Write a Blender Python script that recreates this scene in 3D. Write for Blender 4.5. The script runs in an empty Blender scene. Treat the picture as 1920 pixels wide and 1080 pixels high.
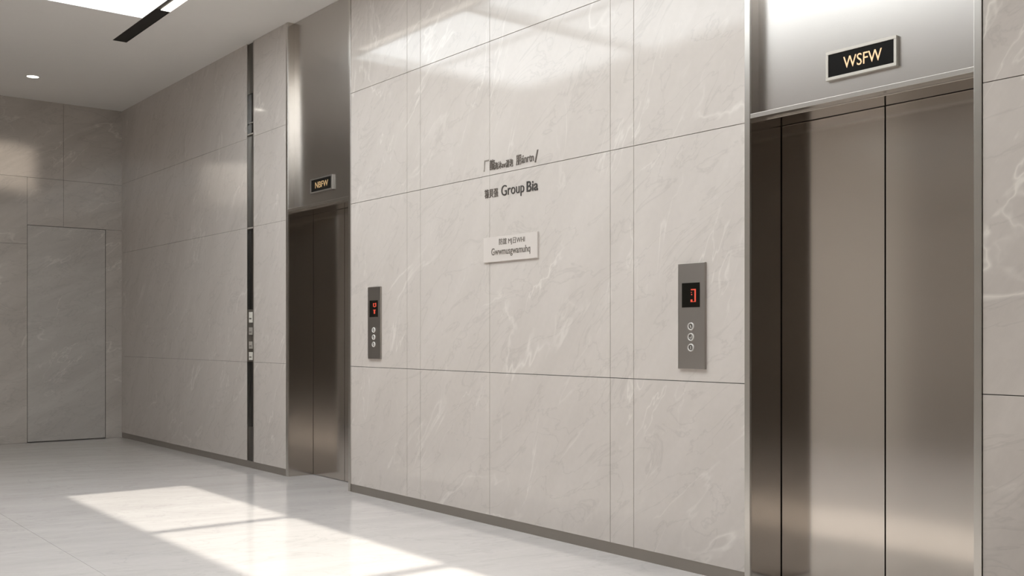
import bpy, bmesh, math, random
from mathutils import Vector, Matrix
random.seed(7)
C = bpy.context.scene.collection
scn = bpy.context.scene

# ------------------------------------------------------------------ materials
def srgb(r, g, b):
    f = lambda c: (c/255/12.92) if c/255 <= .04045 else ((c/255+.055)/1.055)**2.4
    return (f(r), f(g), f(b), 1)

def new_mat(name):
    m = bpy.data.materials.new(name); m.use_nodes = True
    nt = m.node_tree
    return m, nt, nt.nodes['Principled BSDF']

def N(nt, typ, **kw):
    n = nt.nodes.new(typ)
    for k, v in kw.items():
        if k in n.inputs.keys(): n.inputs[k].default_value = v
        else: setattr(n, k, v)
    return n

def simple(name, col, rough=.5, metal=0., spec=.5, emit=None, strength=0., var=.0):
    m, nt, p = new_mat(name)
    p.inputs['Base Color'].default_value = col
    p.inputs['Roughness'].default_value = rough
    p.inputs['Metallic'].default_value = metal
    p.inputs['Specular IOR Level'].default_value = spec
    if emit:
        p.inputs['Emission Color'].default_value = emit
        p.inputs['Emission Strength'].default_value = strength
    if var > 0:
        tc = N(nt, 'ShaderNodeTexCoord')
        no = N(nt, 'ShaderNodeTexNoise', Scale=9., Detail=4.)
        nt.links.new(tc.outputs['Object'], no.inputs['Vector'])
        mx = N(nt, 'ShaderNodeMix', data_type='RGBA')
        mx.inputs[6].default_value = [c*(1-var) for c in col[:3]]+[1]
        mx.inputs[7].default_value = [min(1, c*(1+var)) for c in col[:3]]+[1]
        nt.links.new(no.outputs['Fac'], mx.inputs[0])
        nt.links.new(mx.outputs[2], p.inputs['Base Color'])
    return m

def ramp(nt, src, stops):
    r = N(nt, 'ShaderNodeValToRGB')
    el = r.color_ramp.elements
    el[0].position, el[0].color = stops[0][0], (stops[0][1],)*3+(1,)
    el[1].position, el[1].color = stops[-1][0], (stops[-1][1],)*3+(1,)
    for pos, v in stops[1:-1]:
        e = el.new(pos); e.color = (v, v, v, 1)
    nt.links.new(src, r.inputs['Fac'])
    return r.outputs['Color']

def marble(name, base, dark, vein, plane='XZ', rough=.12, ang=58, vein_ang=38, spec=.5, sc=1.0, vein_amt=.9, ior=1.5, vw=1.0, cover=0.):
    """polished greige marble: soft diagonal clouding, thin pale veins, a few darker hair lines"""
    m, nt, p = new_mat(name)
    L = nt.links.new
    tc = N(nt, 'ShaderNodeTexCoord')
    sep = N(nt, 'ShaderNodeSeparateXYZ'); L(tc.outputs['Object'], sep.inputs[0])
    cmb = N(nt, 'ShaderNodeCombineXYZ')
    L(sep.outputs[plane[0]], cmb.inputs[0]); L(sep.outputs[plane[1]], cmb.inputs[1])
    def rot(a, sx, sy):
        mp = N(nt, 'ShaderNodeMapping', vector_type='TEXTURE')
        mp.inputs['Rotation'].default_value = (0, 0, math.radians(a))
        mp2 = N(nt, 'ShaderNodeMapping'); mp2.inputs['Scale'].default_value = (sx*sc, sy*sc, 1)
        L(cmb.outputs[0], mp.inputs[0]); L(mp.outputs[0], mp2.inputs[0])
        return mp2.outputs[0]
    # broad streaks
    n1 = N(nt, 'ShaderNodeTexNoise', Scale=1.6, Detail=7., Roughness=.62, Distortion=.35)
    L(rot(ang, .55, 2.6), n1.inputs['Vector'])
    streak = ramp(nt, n1.outputs['Fac'], [(.33, 0), (.68, 1)])
    # pale veins (ridges)
    def ridge(a, sx, sy, scale, dist, lo, w, seed):
        v = rot(a, sx, sy)
        add = N(nt, 'ShaderNodeVectorMath', operation='ADD'); add.inputs[1].default_value = (seed, seed*1.7, seed*.3)
        L(v, add.inputs[0])
        n = N(nt, 'ShaderNodeTexNoise', Scale=scale, Detail=5., Roughness=.55, Distortion=dist)
        L(add.outputs[0], n.inputs['Vector'])
        s = N(nt, 'ShaderNodeMath', operation='SUBTRACT'); s.inputs[1].default_value = lo
        w = w*vw
        L(n.outputs['Fac'], s.inputs[0])
        ab = N(nt, 'ShaderNodeMath', operation='ABSOLUTE'); L(s.outputs[0], ab.inputs[0])
        return ramp(nt, ab.outputs[0], [(0, 1), (w*.4, .45), (w, 0)])
    v1 = ridge(vein_ang, .7, 1.6, .8, .45, .5, .012, 3.1)
    v2 = ridge(vein_ang+24, .6, 1.9, 1.1, .5, .5, .009, 11.3)
    mk = N(nt, 'ShaderNodeTexNoise', Scale=1.4, Detail=3.)
    L(cmb.outputs[0], mk.inputs['Vector'])
    mask = ramp(nt, mk.outputs['Fac'], [(.49-cover, .0), (.62-cover, 1)])
    mask2 = ramp(nt, mk.outputs['Fac'], [(.38+cover, 1), (.50+cover, .03)])
    a1 = N(nt, 'ShaderNodeMath', operation='MULTIPLY'); L(v1, a1.inputs[0]); L(mask, a1.inputs[1])
    a2 = N(nt, 'ShaderNodeMath', operation='MULTIPLY'); L(v2, a2.inputs[0]); L(mask2, a2.inputs[1])
    vs = N(nt, 'ShaderNodeMath', operation='ADD', use_clamp=True); L(a1.outputs[0], vs.inputs[0]); L(a2.outputs[0], vs.inputs[1])
    va = N(nt, 'ShaderNodeMath', operation='MULTIPLY'); L(vs.outputs[0], va.inputs[0]); va.inputs[1].default_value = vein_amt
    d1 = ridge(vein_ang-12, .8, 1.9, 2.3, .9, .5, .02, 23.7)
    da = N(nt, 'ShaderNodeMath', operation='MULTIPLY'); L(d1, da.inputs[0]); da.inputs[1].default_value = .16
    fine = N(nt, 'ShaderNodeTexNoise', Scale=26., Detail=4.)
    L(cmb.outputs[0], fine.inputs['Vector'])
    m1 = N(nt, 'ShaderNodeMix', data_type='RGBA'); m1.inputs[6].default_value = base; m1.inputs[7].default_value = dark
    L(streak, m1.inputs[0])
    m2 = N(nt, 'ShaderNodeMix', data_type='RGBA'); m2.inputs[7].default_value = [c*.45 for c in dark[:3]]+[1]
    L(da.outputs[0], m2.inputs[0]); L(m1.outputs[2], m2.inputs[6])
    m3 = N(nt, 'ShaderNodeMix', data_type='RGBA'); m3.inputs[7].default_value = vein
    L(va.outputs[0], m3.inputs[0]); L(m2.outputs[2], m3.inputs[6])
    hv = N(nt, 'ShaderNodeHueSaturation')
    fr = N(nt, 'ShaderNodeMapRange'); fr.inputs[3].default_value = .965; fr.inputs[4].default_value = 1.035
    L(fine.outputs['Fac'], fr.inputs[0]); L(fr.outputs[0], hv.inputs['Value']); L(m3.outputs[2], hv.inputs['Color'])
    L(hv.outputs[0], p.inputs['Base Color'])
    p.inputs['Roughness'].default_value = rough
    p.inputs['Specular IOR Level'].default_value = spec
    p.inputs['IOR'].default_value = ior
    return m

def steel(name, col, rough, amount=.004):
    m, nt, p = new_mat(name)
    L = nt.links.new
    p.inputs['Metallic'].default_value = 1
    tc = N(nt, 'ShaderNodeTexCoord')
    mp = N(nt, 'ShaderNodeMapping'); mp.inputs['Scale'].default_value = (260, 260, 1.2)
    L(tc.outputs['Object'], mp.inputs[0])
    n = N(nt, 'ShaderNodeTexNoise', Scale=1., Detail=2.); L(mp.outputs[0], n.inputs['Vector'])
    mx = N(nt, 'ShaderNodeMix', data_type='RGBA')
    mx.inputs[6].default_value = [c*(1-amount) for c in col[:3]]+[1]
    mx.inputs[7].default_value = [c*(1+amount) for c in col[:3]]+[1]
    L(n.outputs['Fac'], mx.inputs[0]); L(mx.outputs[2], p.inputs['Base Color'])
    r = N(nt, 'ShaderNodeMapRange'); r.inputs[3].default_value = rough*.99; r.inputs[4].default_value = rough*1.01
    L(n.outputs['Fac'], r.inputs[0]); L(r.outputs[0], p.inputs['Roughness'])
    return m

M = {}
M['marble'] = marble('greige_marble', (.67, .613, .568, 1), (.625, .57, .525, 1), (.83, .775, .72, 1), 'XZ', rough=.075, vein_ang=44, vw=.95, vein_amt=.62, ior=1.52)
M['marble_vein'] = marble('greige_marble_veined', (.61, .55, .50, 1), (.52, .465, .42, 1), (.80, .74, .67, 1), 'XZ', rough=.09, vein_ang=36, vw=1.1, vein_amt=.75, cover=.08, sc=.95)
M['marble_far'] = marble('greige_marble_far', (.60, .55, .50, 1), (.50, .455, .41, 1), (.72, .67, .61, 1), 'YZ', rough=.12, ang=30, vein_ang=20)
M['marble_door'] = marble('greige_marble_hidden_door', (.57, .535, .495, 1), (.49, .455, .42, 1), (.68, .64, .59, 1), 'YZ', rough=.14, ang=24, vein_ang=30, sc=1.3)
M['marble_dark'] = marble('dark_brown_marble', (.22, .195, .17, 1), (.16, .14, .12, 1), (.40, .36, .32, 1), 'XZ', rough=.2)
M['marble_mid'] = marble('brown_grey_marble', (.38, .34, .30, 1), (.30, .27, .24, 1), (.5, .46, .42, 1), 'YZ', rough=.2)
M['floor'] = marble('white_marble_floor', (.74, .695, .672, 1), (.65, .61, .588, 1), (.79, .765, .745, 1), 'XY', rough=.09, ang=82, vein_ang=75, vein_amt=.3, sc=.8)
M['ceiling'] = simple('ceiling_paint', (.88, .845, .80, 1), .85, var=.01)
M['well'] = simple('skylight_reveal_paint', (.93, .93, .92, 1), .8, var=.01)
M['steel'] = steel('brushed_steel', (.61, .565, .52, 1), .13)
M['steel_trim'] = steel('polished_steel_trim', (.66, .635, .60, 1), .26)
M['steel_header'] = steel('brushed_steel_header', (.62, .592, .565, 1), .26)
M['base'] = simple('bronze_baseboard', (.34, .308, .275, 1), .35, metal=.75, var=.04)
M['joint'] = simple('dark_joint', (.10, .09, .08, 1), .9, var=.05)
M['black'] = simple('black_plastic', (.010, .009, .008, 1), .3, spec=.12, var=.1)
M['black_glass'] = simple('black_glass', (.010, .009, .007, 1), .12, spec=.2, var=.1)
M['plate'] = steel('satin_faceplate', (.42, .39, .36, 1), .42)
M['ring'] = simple('white_button_ring', (.78, .75, .71, 1), .35, var=.03)
M['btn'] = simple('grey_button_cap', (.16, .145, .13, 1), .35, metal=.4, var=.05)
M['red'] = simple('red_led', (.5, .05, .03, 1), .4, emit=(1, .13, .07, 1), strength=.45, var=.05)
M['gold'] = simple('amber_led', (.7, .5, .3, 1), .4, emit=(1, .66, .36, 1), strength=.55, var=.05)
M['gold_dim'] = simple('dim_amber_led', (.5, .35, .18, 1), .4, emit=(.9, .55, .25, 1), strength=.22, var=.1)
M['sign_frame'] = simple('champagne_frame', (.60, .56, .50, 1), .4, metal=.5, var=.03)
M['sign_frame_dark'] = simple('grey_steel_frame', (.40, .37, .34, 1), .35, metal=.8, var=.03)
M['ink'] = simple('charcoal_lettering', (.055, .048, .042, 1), .5, var=.1)
M['ink2'] = simple('brown_grey_lettering', (.15, .125, .105, 1), .5, var=.1)
M['ink3'] = simple('pale_taupe_lettering', (.33, .29, .25, 1), .5, var=.1)
M['plaque'] = simple('cream_plaque', (.68, .62, .575, 1), .4, var=.02)
M['slot'] = simple('bronze_slot', (.11, .10, .088, 1), .3, metal=.7, var=.05)
M['slot_housing'] = simple('bronze_housing', (.10, .085, .07, 1), .45, var=.05)
M['ivory'] = simple('ivory_switch', (.80, .77, .70, 1), .4, var=.03)
M['ivory_dim'] = simple('grey_switch', (.42, .39, .35, 1), .4, var=.05)
M['light'] = simple('warm_diffuser', (.9, .88, .84, 1), .5, emit=(1, .93, .82, 1), strength=2.2, var=.01)
M['down'] = simple('downlight_lens', (.9, .88, .84, 1), .5, emit=(1, .93, .82, 1), strength=6, var=.01)
M['trimwhite'] = simple('white_trim', (.75, .73, .70, 1), .5, var=.01)
M['bar'] = simple('white_glazing_bar', (.75, .75, .74, 1), .5, var=.01)

def mk_glass():
    m, nt, p = new_mat('clear_glass')
    nt.nodes.remove(p)
    out = nt.nodes['Material Output']
    t = N(nt, 'ShaderNodeBsdfTransparent'); t.inputs[0].default_value = (.95, .96, .95, 1)
    g = N(nt, 'ShaderNodeBsdfGlossy'); g.inputs['Roughness'].default_value = .02
    lw = N(nt, 'ShaderNodeLayerWeight')
    pw = N(nt, 'ShaderNodeMath', operation='POWER'); pw.inputs[1].default_value = 5
    fr = N(nt, 'ShaderNodeMath', operation='MULTIPLY_ADD'); fr.inputs[1].default_value = .35; fr.inputs[2].default_value = .03
    nt.links.new(lw.outputs['Facing'], pw.inputs[0]); nt.links.new(pw.outputs[0], fr.inputs[0])
    mx = N(nt, 'ShaderNodeMixShader')
    nt.links.new(fr.outputs[0], mx.inputs[0]); nt.links.new(t.outputs[0], mx.inputs[1]); nt.links.new(g.outputs[0], mx.inputs[2])
    nt.links.new(mx.outputs[0], out.inputs[0])
    return m
M['glass'] = mk_glass()
def mk_frost():
    m, nt, p = new_mat('frosted_glass')
    nt.nodes.remove(p)
    out = nt.nodes['Material Output']
    t = N(nt, 'ShaderNodeBsdfTranslucent'); t.inputs[0].default_value = (.64, .65, .655, 1)
    nt.links.new(t.outputs[0], out.inputs[0])
    return m
M['frost'] = mk_frost()

# ------------------------------------------------------------------ mesh helpers
def box(bm, x0, x1, y0, y1, z0, z1):
    vs = [bm.verts.new(v) for v in ((x0,y0,z0),(x1,y0,z0),(x1,y1,z0),(x0,y1,z0),(x0,y0,z1),(x1,y0,z1),(x1,y1,z1),(x0,y1,z1))]
    for f in ((0,3,2,1),(4,5,6,7),(0,1,5,4),(1,2,6,5),(2,3,7,6),(3,0,4,7)):
        bm.faces.new([vs[i] for i in f])

def lathe(bm, prof, cx, y, cz, seg=40, axis='Y'):
    """prof: list of (radius, offset along axis); closed at ends when radius == 0"""
    rings = []
    for r, h in prof:
        ring = []
        for k in range(seg if r > 0 else 1):
            a = 2*math.pi*k/seg
            if axis == 'Y': ring.append(bm.verts.new((cx+r*math.cos(a), y+h, cz+r*math.sin(a))))
            else: ring.append(bm.verts.new((cx+r*math.cos(a), y+r*math.sin(a), cz+h)))
        rings.append(ring)
    for A, B in zip(rings, rings[1:]):
        for k in range(seg):
            k2 = (k+1) % seg
            if len(A) == 1 and len(B) == 1: continue
            if len(A) == 1: bm.faces.new((A[0], B[k], B[k2]))
            elif len(B) == 1: bm.faces.new((A[k], A[k2], B[0]))
            else: bm.faces.new((A[k], A[k2], B[k2], B[k]))

def obj(name, bm, mat, parent=None, bevel=0., smooth=False, origin=None):
    if isinstance(bm, bpy.types.Mesh): me = bm
    else:
        bmesh.ops.recalc_face_normals(bm, faces=bm.faces)
        me = bpy.data.meshes.new(name); bm.to_mesh(me); bm.free()
    me.name = name
    me.materials.clear(); me.materials.append(M[mat])
    if smooth:
        for f in me.polygons: f.use_smooth = True
    o = bpy.data.objects.new(name, me); C.objects.link(o)
    if parent is not None: o.parent = parent
    if origin is not None:
        me.transform(Matrix.Translation(-Vector(origin))); o.location = origin
    if bevel > 0:
        md = o.modifiers.new('bevel', 'BEVEL'); md.width = bevel; md.segments = 2; md.limit_method = 'ANGLE'
    return o

def boxes(name, lst, mat, parent=None, bevel=0., **kw):
    bm = bmesh.new()
    for b in lst: box(bm, *b)
    return obj(name, bm, mat, parent, bevel, **kw)

def thing(name, label, cat, loc, group=None):
    o = bpy.data.objects.new(name, None); C.objects.link(o)
    o.location = loc; o.empty_display_size = .1
    tag(o, label, cat, group); return o

def tag(o, label, cat, group=None):
    o['label'] = label; o['category'] = cat
    if group: o['group'] = group
    return o

def struct(o):
    o['kind'] = 'structure'; return o

def text_mesh(s, x0, x1, z0, z1, y, depth=.002, shear=0., bold=0., ztop_right=None):
    """lettering standing in the wall plane, facing -Y, fitted to its measured box"""
    cu = bpy.data.curves.new('lettering', 'FONT'); cu.body = s; cu.size = 1; cu.resolution_u = 4
    cu.extrude = .5; cu.offset = bold; cu.shear = shear
    o = bpy.data.objects.new('lettering', cu); C.objects.link(o)
    dg = bpy.context.evaluated_depsgraph_get()
    me = bpy.data.meshes.new_from_object(o.evaluated_get(dg))
    bpy.data.objects.remove(o, do_unlink=True)
    xs = [v.co.x for v in me.vertices]; ys = [v.co.y for v in me.vertices]
    ax, bx, ay, by = min(xs), max(xs), min(ys), max(ys)
    for v in me.vertices:
        X = x0+(v.co.x-ax)/(bx-ax)*(x1-x0); Z = z0+(v.co.y-ay)/(by-ay)*(z1-z0)
        Y = y-depth if v.co.z > 0 else y
        v.co = (X, Y, Z)
    return me

# ------------------------------------------------------------------ dimensions (metres)
WY = 3.97           # lift wall face
FX = -12.61         # far wall face
CZ = 3.92           # ceiling
RX = 3.4            # near end wall
OY = -1.7           # opposite wall
G = .0013           # half joint width
TH = .03            # marble slab thickness
BZ = .062

# ---- lift wall: backing with openings + slabs
bm = bmesh.new()
L0, L1 = -8.177, -7.054      # left lift rough opening
R0, R1 = -3.207, -2.032      # right lift rough opening
for a, b in ((FX-.3, -8.996), (-8.843, L0), (L1, R0), (R1, RX+.3)):
    box(bm, a, b, WY+TH, WY+.34, -.05, CZ)
box(bm, -8.996, -8.843, WY+.06, WY+.34, -.05, CZ)
for a, b in ((L0, L1), (R0, R1)): box(bm, a, b, WY+.31, WY+.34, -.05, CZ)
wall_b = struct(obj('wall_right_core', bm, 'joint'))
wall_b.name = 'wall_backing'
bm = bmesh.new()
def slabs(xs, zs, G=.0017):
    for a, b in zip(xs, xs[1:]):
        for c, d in zip(zs, zs[1:]):
            box(bm, a+G, b-G, WY, WY+TH, c+(G if c > BZ+.001 else 0), d-(G if d < CZ-.001 else 0))
slabs([FX, -10.57, -8.996], [BZ, .975, 2.216, 3.043, CZ], .0010)
slabs([-8.843, L0], [BZ, .975, 2.216, 3.043, CZ], .0010)
slabs([L1, -6.245, -6.071, -5.262, -4.148, -3.965, R0], [BZ, .9765, 2.24, 3.10, CZ])
slabs([R1, -.55, .95, 2.45, RX], [BZ, .9765, 2.205, 3.10, CZ])
wall = struct(obj('wall_back', bm, 'marble', bevel=.0006))
wall.data.materials.append(M['marble_vein'])      # slabs cut from a more strongly veined block
for f in wall.data.polygons:
    if f.center.x > R1-.01: f.material_index = 1
wall_b.parent = wall; wall_b.name = 'wall_core'; del wall_b['kind']

for nm, segs in (('baseboard_left', [(FX, -8.177)]), ('baseboard_back', [(L1, R0)]), ('baseboard_right', [(R1, RX)])):
    struct(boxes(nm, [(a, b, WY+.003, WY+TH, 0, BZ) for a, b in segs], 'base'))

# ---- far wall with flush hidden door
DY0, DY1, DZ = 2.915, 3.783, 2.486
bm = bmesh.new()
box(bm, FX-.3, FX-.04, OY-.3, DY0, -.05, CZ); box(bm, FX-.3, FX-.04, DY1, WY+.34, -.05, CZ)
box(bm, FX-.3, FX-.04, DY0, DY1, DZ, CZ); box(bm, FX-.3, FX-.09, DY0, DY1, -.05, DZ)
core = obj('wall_core', bm, 'joint')
bm = bmesh.new()
def fslab(y0, y1, z0, z1): box(bm, FX-TH-.01, FX, y0+G, y1-G, z0+G, z1-(G if z1 < CZ else 0))
fslab(DY1, WY+TH, 0, DZ-.0); fslab(3.307, WY+TH, DZ, 3.03); fslab(3.307, WY+TH, 3.03, CZ)
fslab(1.9, 3.307, 3.03, CZ); fslab(DY0, 3.307, DZ, 3.03); fslab(1.9, DY0, 2.266, 3.03); fslab(1.9, DY0, 0, 2.266)
for y0, y1 in ((.4, 1.9), (-1.1, .4), (OY, -1.1)):
    for z0, z1 in ((0, .975), (.975, 2.266), (2.266, 3.03), (3.03, CZ)): fslab(y0, y1, z0, z1)
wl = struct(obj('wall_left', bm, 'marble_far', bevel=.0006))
wl.data.materials.append(M['marble_mid'])  # unseen stretch given darker stone to cut fill light at the far end
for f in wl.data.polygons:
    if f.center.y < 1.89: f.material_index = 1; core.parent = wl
d = struct(boxes('door_1', [(FX-.06, FX-.004, DY0+.004, DY1-.004, .008, DZ-.004)], 'marble_door', bevel=.001))
d['label'] = 'flush hidden marble-faced door in the far wall'

# ---- opposite wall and near end wall (out of frame, seen in reflections)
bm = bmesh.new()
xs = [FX, -11.1, -9.6, -8.1, -6.05, -5.1, -3.6, -2.1, -.6, .9, 2.4, RX]
for a, b in zip(xs, xs[1:]):
    for z0, z1 in ((0, .975), (.975, 2.24), (2.24, 3.10), (3.10, CZ)):
        box(bm, a+G, b-G, OY-TH, OY, z0+G, z1-(G if z1 < CZ else 0))
wf = struct(obj('wall_front', bm, 'marble_mid'))  # unseen wall, stone darkened to reduce fill light
wf.data.materials.append(M['marble'])             # light bay added out of view to brighten the lift doors' reflection
for f in wf.data.polygons:
    if -8.1 < f.center.x < -6.05: f.material_index = 1
boxes('wall_core', [(FX-.3, RX+.3, OY-.3, OY-TH, -.05, CZ)], 'joint', wf)
bm = bmesh.new()
ys = [OY, -.2, 1.3, 2.7, WY]
for a, b in zip(ys, ys[1:]):
    for z0, z1 in ((0, .975), (.975, 2.24), (2.24, 3.10), (3.10, CZ)):
        box(bm, RX, RX+TH, a+G, b-G, z0+G, z1-(G if z1 < CZ else 0))
wr = struct(obj('wall_right', bm, 'marble_dark'))  # unseen wall, stone darkened so the lift jambs reflect dark
boxes('wall_core', [(RX+TH, RX+.3, OY-.3, WY+.34, -.05, CZ)], 'joint', wr)

# ---- floor: large marble slabs running along the lobby
bm = bmesh.new()
fy = [OY-.3, 0.2, 1.6, WY+.31]
fg = .0008
for a, b in zip(fy, fy[1:]):
    box(bm, FX-.3, RX+.3, a+fg, b-fg, -.05, 0)
fl = struct(obj('floor', bm, 'floor'))
boxes('floor_bed', [(FX-.3, RX+.3, OY-.3, WY+.34, -.1, -.051)], 'joint', fl)

# ---- ceiling with skylight opening and light slot
SX0, SX1, SY0, SY1 = -8.82, -1.38, .80, 2.95
TX0, TY1 = -9.635, 3.078
HZ = 3.965
bm = bmesh.new()
box(bm, FX-.3, RX+.3, OY-.3, SY0, CZ, HZ)
box(bm, FX-.3, RX+.3, TY1, WY+.34, CZ, HZ)
box(bm, FX-.3, TX0, SY0, TY1, CZ, HZ)
box(bm, TX0, SX0, SY0, SY1, CZ, HZ)
box(bm, SX1, RX+.3, SY0, SY1, CZ, HZ)
box(bm, TX0, RX+.3, SY1, TY1, CZ+.04, HZ)
cl = struct(obj('ceiling', bm, 'ceiling'))
# bright painted lining of the skylight well
e = .004
boxes('skylight_reveal', [(SX0, SX0+e, SY0, SY1, CZ, HZ), (SX1-e, SX1, SY0, SY1, CZ, HZ),
                          (SX0, SX1, SY0, SY0+e, CZ, HZ), (SX0, SX1, SY1-e, SY1, CZ, HZ)], 'well', cl)

# ---- skylight: frame + frosted panes + clear panes
wroot = struct(thing('window_1', 'x', 'x', (SX0, SY0, HZ)))
del wroot['label']; del wroot['category']
CY = 2.0            # frosted beyond this line, added to narrow the sun patch; clear towards lift wall
sp = 1.86
def rel(b): return (b[0]-SX0, b[1]-SX0, b[2]-SY0, b[3]-SY0, b[4]-HZ, b[5]-HZ)
bars = [(SX0-.06, SX0, SY0-.06, SY1+.06, HZ, HZ+.05), (SX1, SX1+.06, SY0-.06, SY1+.06, HZ, HZ+.05),
        (SX0, SX1, SY0-.06, SY0, HZ, HZ+.05), (SX0, SX1, SY1, SY1+.06, HZ, HZ+.05),
        (SX0, SX1, CY-.015, CY+.015, HZ, HZ+.04)]
for k in range(1, 4):
    x = SX0+sp*k
    bars.append((x-.045, x+.045, SY0, SY1, HZ-.03, HZ+.05))
boxes('window_frame', [rel(b) for b in bars], 'bar', wroot)
for k in range(4):
    a, b = SX0+sp*k+(.045 if k else 0), SX0+sp*(k+1)-(.045 if k < 3 else 0)
    fp = boxes('frosted_pane', [rel((a, b, SY0, CY-.015, HZ+.010, HZ+.016))], 'glass', wroot)
    fp.data.materials.append(M['frost'])          # opal film added on the upper side to stop direct sun
    for f in fp.data.polygons:
        if f.normal.z > .5: f.material_index = 1
    boxes('clear_pane', [rel((a, b, CY+.015, SY1, HZ+.010, HZ+.016))], 'glass', wroot)

# ------------------------------------------------------------------ recessed linear ceiling light
lt = thing('linear_ceiling_light', 'long black recessed slot light with a glowing warm strip beside the skylight', 'ceiling light', (TX0, SY1, CZ))
def lrel(b): return (b[0]-TX0, b[1]-TX0, b[2]-SY1, b[3]-SY1, b[4]-CZ, b[5]-CZ)
LX1 = RX-.4
boxes('channel', [lrel(b) for b in ((TX0, LX1, SY1, SY1+.004, CZ, CZ+.038), (TX0, LX1, TY1-.004, TY1, CZ, CZ+.038),
      (TX0, LX1, SY1+.004, TY1-.004, CZ+.032, CZ+.038), (TX0, TX0+.004, SY1+.004, TY1-.004, CZ, CZ+.032))], 'slot', lt)
boxes('end_baffle', [lrel((TX0+.004, -8.50, SY1+.004, TY1-.004, CZ+.004, CZ+.012))], 'black', lt)
boxes('side_baffle', [lrel((-8.50, LX1, SY1+.004, SY1+.045, CZ+.004, CZ+.03))], 'slot', lt)
boxes('diffuser', [lrel((-8.50, LX1, SY1+.045, TY1-.004, CZ-.002, CZ+.03))], 'light', lt)

# ------------------------------------------------------------------ downlight
dl = thing('downlight', 'small round glowing downlight in the far end of the ceiling', 'ceiling light', (-11.49, 2.71, CZ))
bm = bmesh.new(); lathe(bm, [(.066, 0), (.066, -.003), (.058, -.004), (.056, 0)], 0, 0, 0, axis='Z'); obj('trim_ring', bm, 'trimwhite', dl, smooth=False)
bm = bmesh.new(); lathe(bm, [(0, -.0025), (.057, -.0025), (.057, 0), (0, 0)], 0, 0, 0, axis='Z'); obj('lens', bm, 'down', dl)

# ------------------------------------------------------------------ lifts
def lift(x0, x1, seam, top, label):
    """x0..x1 outer edges of the steel surround, origin on the floor at the centre of the opening"""
    cx = (x0+x1)/2
    t = thing('elevator', label, 'elevator', (cx, WY, 0), 'steel elevators in the marble wall')
    a, b, s = x0-cx, x1-cx, seam-cx
    fw = .033
    ia, ib = a+fw, b-fw
    H = CZ-.002
    boxes('frame', [(a+.001, ia, -.006, .008, .001, H), (ib, b-.001, -.006, .008, .001, H), (ia, ib, -.004, .060, top, top+.022)], 'steel_trim', t, bevel=.0015)
    boxes('header_panel', [(ia, ib, .060, .075, top, H)], 'steel_header', t)
    boxes('jamb', [(a+.004, ia, .008, .295, .001, H)], 'steel', t)
    boxes('jamb', [(ib, b-.004, .008, .295, .001, H)], 'steel', t)
    boxes('soffit', [(ia, ib, .060, .295, top-.006, top)], 'steel', t, bevel=.001)
    dy0, dy1 = .238, .265
    boxes('door_leaf', [(ia+.0045, s-.003, dy0, dy1, .005, top-.0085)], 'steel', t, bevel=.0012)
    boxes('door_leaf', [(s+.003, ib-.004, dy0, dy1, .005, top-.0085)], 'steel', t, bevel=.0012)
    boxes('shaft_lining', [(ia, ib, .285, .294, .001, top-.006)], 'joint', t)
    return t
lift(-3.207, -2.032, -2.604, 2.255, 'large brushed steel elevator with double doors at the right, nearest the viewer')
lift(-8.177, -7.054, -7.585, 2.284, 'distant dark steel elevator between marble panels, left of the centre wall')

# ------------------------------------------------------------------ floor indicator signs above the doors
def sign(cx, cz, w, h, fr, ft, label, txt, tb, frame, led, shear=0., bold=0.):
    y = WY+.060
    t = thing('elevator_sign', label, 'sign', (cx, y, cz-h/2), 'signs above the elevators')
    d = .018; zc = h/2
    boxes('sign_frame', [(-w/2, w/2, -d, 0, 0, ft), (-w/2, w/2, -d, 0, h-ft, h), (-w/2, -w/2+fr, -d, 0, ft, h-ft), (w/2-fr, w/2, -d, 0, ft, h-ft)], frame, t, bevel=.0012)
    boxes('sign_screen', [(-w/2+fr, w/2-fr, -d+.004, 0, ft, h-ft)], 'black', t)
    for i, s in enumerate(txt):
        me = text_mesh(s, tb[0]-cx, tb[1]-cx, tb[2]-cz+zc, tb[3]-cz+zc, -d+.004, .0015, shear, bold)
        obj('lettering', me, led, t)
    return t
sign(-2.606, 2.430, .352, .130, .013, .014, 'black sign with glowing WSFW letters in a pale frame above the right elevator',
     ['WSFW'], (-2.692, -2.501, 2.405, 2.457), 'sign_frame', 'gold')
s = sign(-7.63, 2.466, .378, .118, .016, .010, 'small black sign with dim amber letters above the far left elevator',
     ['NBFW'], (-7.734, -7.511, 2.442, 2.492), 'sign_frame_dark', 'gold_dim', shear=0.)

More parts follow.
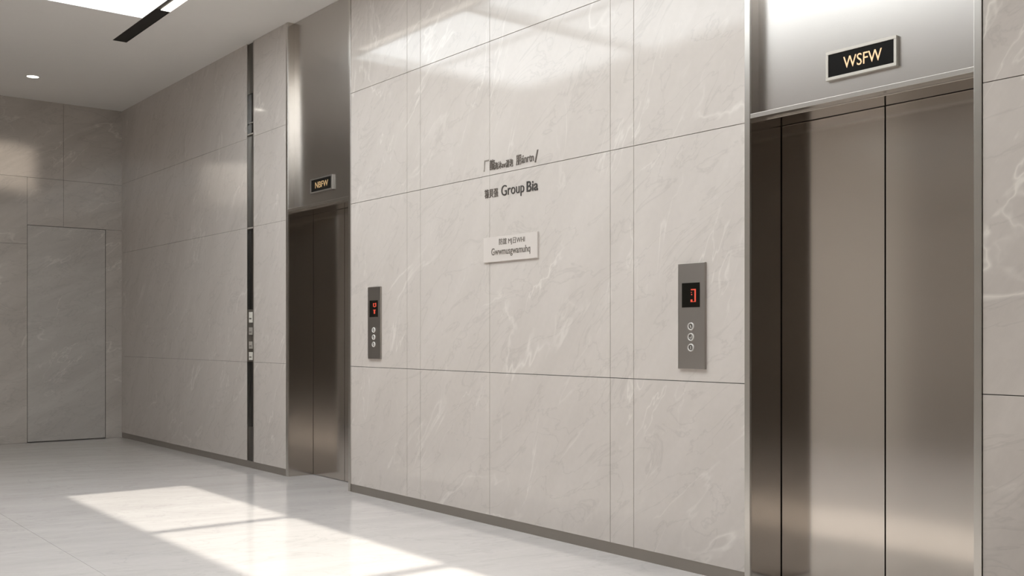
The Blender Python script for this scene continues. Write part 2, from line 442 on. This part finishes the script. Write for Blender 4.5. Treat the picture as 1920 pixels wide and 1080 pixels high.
# ------------------------------------------------------------------ call panels
def call_panel(cx, label, segs, first=False):
    z0, z1 = 1.040, 1.580; w = .180
    t = thing('call_panel', label, 'elevator call panel', (cx, WY, z0), 'elevator call panels on the centre wall')
    D = -.014
    boxes('faceplate', [(-w/2, w/2, D, .001, 0, z1-z0)], 'plate', t, bevel=.0015)
    sx0, sx1, sz0, sz1 = -.062, .058, 1.354-z0, 1.479-z0
    sc = boxes('display', [(sx0, sx1, D-.0012, D, sz0, sz1)], 'black_glass', t)
    boxes('display_digit', [(a, b, D-.0022, D-.0012, c-z0, d-z0) for a, b, c, d in segs], 'red', sc)
    for k, zc in enumerate((1.257, 1.203, 1.149)):
        bm = bmesh.new()
        lathe(bm, [(0, -.003), (.013, -.0035), (.0155, 0)], 0, 0, 0)
        b = obj('button', bm, 'btn', t, smooth=False); b.location = (-.0, D, zc-z0)
        bm = bmesh.new()
        lathe(bm, [(.0145, 0), (.0150, -.006), (.0170, -.0075), (.0192, -.006), (.0200, 0)], 0, 0, 0)
        obj('button_ring', bm, 'ring', b, smooth=True)
        if k == 0: bx = [(-.0045, -.0015, -.0045, -.0034, 0, .007), (-.0020, .0010, -.0045, -.0034, -.005, .004), (.0005, .0035, -.0045, -.0034, -.008, -.001)]
        elif k == 1: bx = [(.004, .0065, -.0045, -.0034, -.005, .008), (-.003, .0045, -.0045, -.0034, -.007, -.0045), (-.0055, -.0035, -.0045, -.0034, -.005, .0)]
        else: bx = [(-.001, .002, -.0045, -.0034, -.008, .008)]
        boxes('button_symbol', bx, 'ring', b)
    return t
call_panel(-3.54, 'steel call panel with red display beside the large right elevator',
           [(.000, .033, 1.441, 1.447), (.024, .033, 1.381, 1.441), (-.002, .010, 1.381, 1.394), (.010, .024, 1.381, 1.384), (.002, .008, 1.416, 1.422), (.000, .006, 1.428, 1.432)])
call_panel(-6.683, 'steel call panel with red display beside the far left elevator',
           [(-.008, .002, 1.432, 1.458), (.025, .036, 1.432, 1.460), (.002, .025, 1.428, 1.434), (.006, .025, 1.452, 1.456),
            (-.006, .030, 1.404, 1.409), (.002, .020, 1.378, 1.404)])

# ------------------------------------------------------------------ lettering on the centre wall
def wall_text(name, words, label):
    xs = [w[1] for w in words]; zs = [w[3] for w in words]
    o0 = (min(xs), WY, min(zs))
    t = thing(name, label, 'wall lettering', o0)
    for s, a, b, c, d, mat, bold in words:
        me = text_mesh(s, a-o0[0], b-o0[0], c-o0[2], d-o0[2], 0, .004, bold=bold)
        obj('word', me, mat, t)
    return t
wall_text('wall_lettering', [('\u5382', -5.322, -5.268, 2.270, 2.343, 'ink3', 0), ('\u9f8d', -5.258, -5.205, 2.272, 2.338, 'ink2', .006),
                             ('\u6d77\u6c90aw\u6e38\u6ce1', -5.206, -5.018, 2.268, 2.316, 'ink2', .0),
                             ('\u670b\u00e1nrtn', -4.986, -4.815, 2.268, 2.330, 'ink2', .0), ('/', -4.806, -4.772, 2.264, 2.336, 'ink2', .01)],
          'upper line of brown-grey garbled letters fixed to the centre marble wall')
wall_text('wall_lettering', [('\u7c36\u8c9d\u5f3a', -5.312, -5.171, 2.095, 2.153, 'ink2', .0), ('Group', -5.136, -4.907, 2.074, 2.160, 'ink', -.004),
                             ('Bia', -4.882, -4.774, 2.092, 2.156, 'ink', .006)],
          'dark wall lettering reading Group Bia, above the cream plaque')
pl = thing('wall_plaque', 'cream rectangular plaque with two lines of small brown letters on the centre wall', 'plaque', (-5.040, WY, 1.682))
boxes('plate', [(-.272, .272, -.012, .001, 0, .158)], 'plaque', pl, bevel=.001)
for s_, a, b, c, d, bo in (('\u9632\u8abc MJ\u65e5WHI', -5.147, -4.888, 1.779, 1.826, .0), ('Gwwmusgwamuhq', -5.226, -4.836, 1.710, 1.768, .006)):
    obj('word', text_mesh(s_, a+5.040, b+5.040, c-1.682, d-1.682, -.012, .0015, bold=bo), 'ink2', pl)

# ------------------------------------------------------------------ vertical service strip
sx0, sx1 = -8.996, -8.843
st = thing('service_strip', 'narrow vertical dark glass strip with four pale switches set in the left marble wall', 'wall strip', (sx0, WY, 0))
w = sx1-sx0
d0, d1 = .022, .050
boxes('side_trim', [(.001, .006, .001, .059 , .063, CZ-.002), (w-.010, w-.001, -.003, .059, .063, CZ-.002)], 'steel_trim', st)
boxes('upper_reflection', [(.006, w-.010, .016, d1, 3.456, CZ-.002)], 'slot', st)  # lighter piece standing in for the ceiling's reflection in the strip
boxes('glass_strip', [(.006, w-.010, d0, d1, 3.084, 3.456)], 'black_glass', st)
boxes('glass_strip', [(.006, w-.010, d0, d1, 2.218, 3.072)], 'slot', st)
boxes('glass_strip', [(.006, w-.010, d0, d1, 1.46, 2.206)], 'black_glass', st)
boxes('glass_strip', [(.006, w-.010, d0, d1, .378, .978)], 'black_glass', st)
boxes('foot_reflection', [(.006, w-.010, .016, d1, .063, .378)], 'slot', st)  # lighter piece in place of the floor mirrored in the strip
boxes('clip', [(.004, w-.008, .006, d1, 3.072, 3.084)], 'ivory_dim', st)
boxes('clip', [(.004, w-.008, .006, d1, 2.206, 2.218)], 'ivory_dim', st)
boxes('clip', [(.03, w-.04, .012, d1-.01, 3.178, 3.186)], 'ivory_dim', st)
boxes('switch_housing', [(.006, w-.010, .010, d1, .978, 1.46)], 'slot_housing', st, bevel=.002)
for c, d_, m in ((1.338, 1.436, 'ivory'), (1.225, 1.294, 'ivory_dim'), (1.098, 1.164, 'ivory_dim'), (.993, 1.066, 'ivory')):
    sw = boxes('switch', [(.040, w-.045, .001, .010, c, d_)], m, st, bevel=.002)
    boxes('switch_mark', [(.052, w-.056, -.0005, .001, c+(d_-c)*.32, c+(d_-c)*.44)], 'slot_housing', sw)

# ------------------------------------------------------------------ light
w_ = bpy.data.worlds.new('sky'); scn.world = w_; w_.use_nodes = True
bg = w_.node_tree.nodes['Background']
bg.inputs[0].default_value = (.935, .962, 1.0, 1); bg.inputs[1].default_value = 6.3
sun = bpy.data.lights.new('sun', 'SUN'); sun.energy = 3.9; sun.angle = math.radians(1.3); sun.color = (1, .945, .87)
so = bpy.data.objects.new('sun', sun); C.objects.link(so)
so.rotation_euler = Vector((.161, .038, -1)).to_track_quat('-Z', 'Y').to_euler()
so.location = (-5, 2, 8)
ac = bpy.data.lights.new('added_patch_light', 'AREA'); ac.shape = 'RECTANGLE'; ac.size = .6; ac.size_y = .5; ac.spread = math.radians(6)
ac.energy = .45; ac.color = (1, .9, .78)  # added lamp without a fixture, makes the bright patch on the far wall
ao = bpy.data.objects.new('added_patch_light', ac); C.objects.link(ao); ao.location = (-10.4, 1.6, 3.6)
ao.rotation_euler = (Vector((FX, 2.66, 3.14))-Vector((-10.4, 1.6, 3.6))).to_track_quat('-Z', 'Y').to_euler()
pt = bpy.data.lights.new('skylight_portal', 'AREA'); pt.shape = 'RECTANGLE'
pt.size = SX1-SX0; pt.size_y = SY1-SY0; pt.cycles.is_portal = True
po = bpy.data.objects.new('skylight_portal', pt); C.objects.link(po); po.location = ((SX0+SX1)/2, (SY0+SY1)/2, HZ+.08)

# ------------------------------------------------------------------ camera
cam = bpy.data.cameras.new('camera'); co = bpy.data.objects.new('camera', cam); C.objects.link(co)
co.location = (0, 0, 1.2)
co.rotation_euler = (math.radians(90), 0, math.radians(51.717))
cam.sensor_width = 36; cam.lens = 1925.82/1920*36
cam.shift_y = 93/1920
cam.clip_start = .05
scn.camera = co
vs = scn.view_settings
vs.view_transform = 'Standard'; vs.look = 'None'; vs.exposure = 0; vs.gamma = 1; vs.use_curve_mapping = False
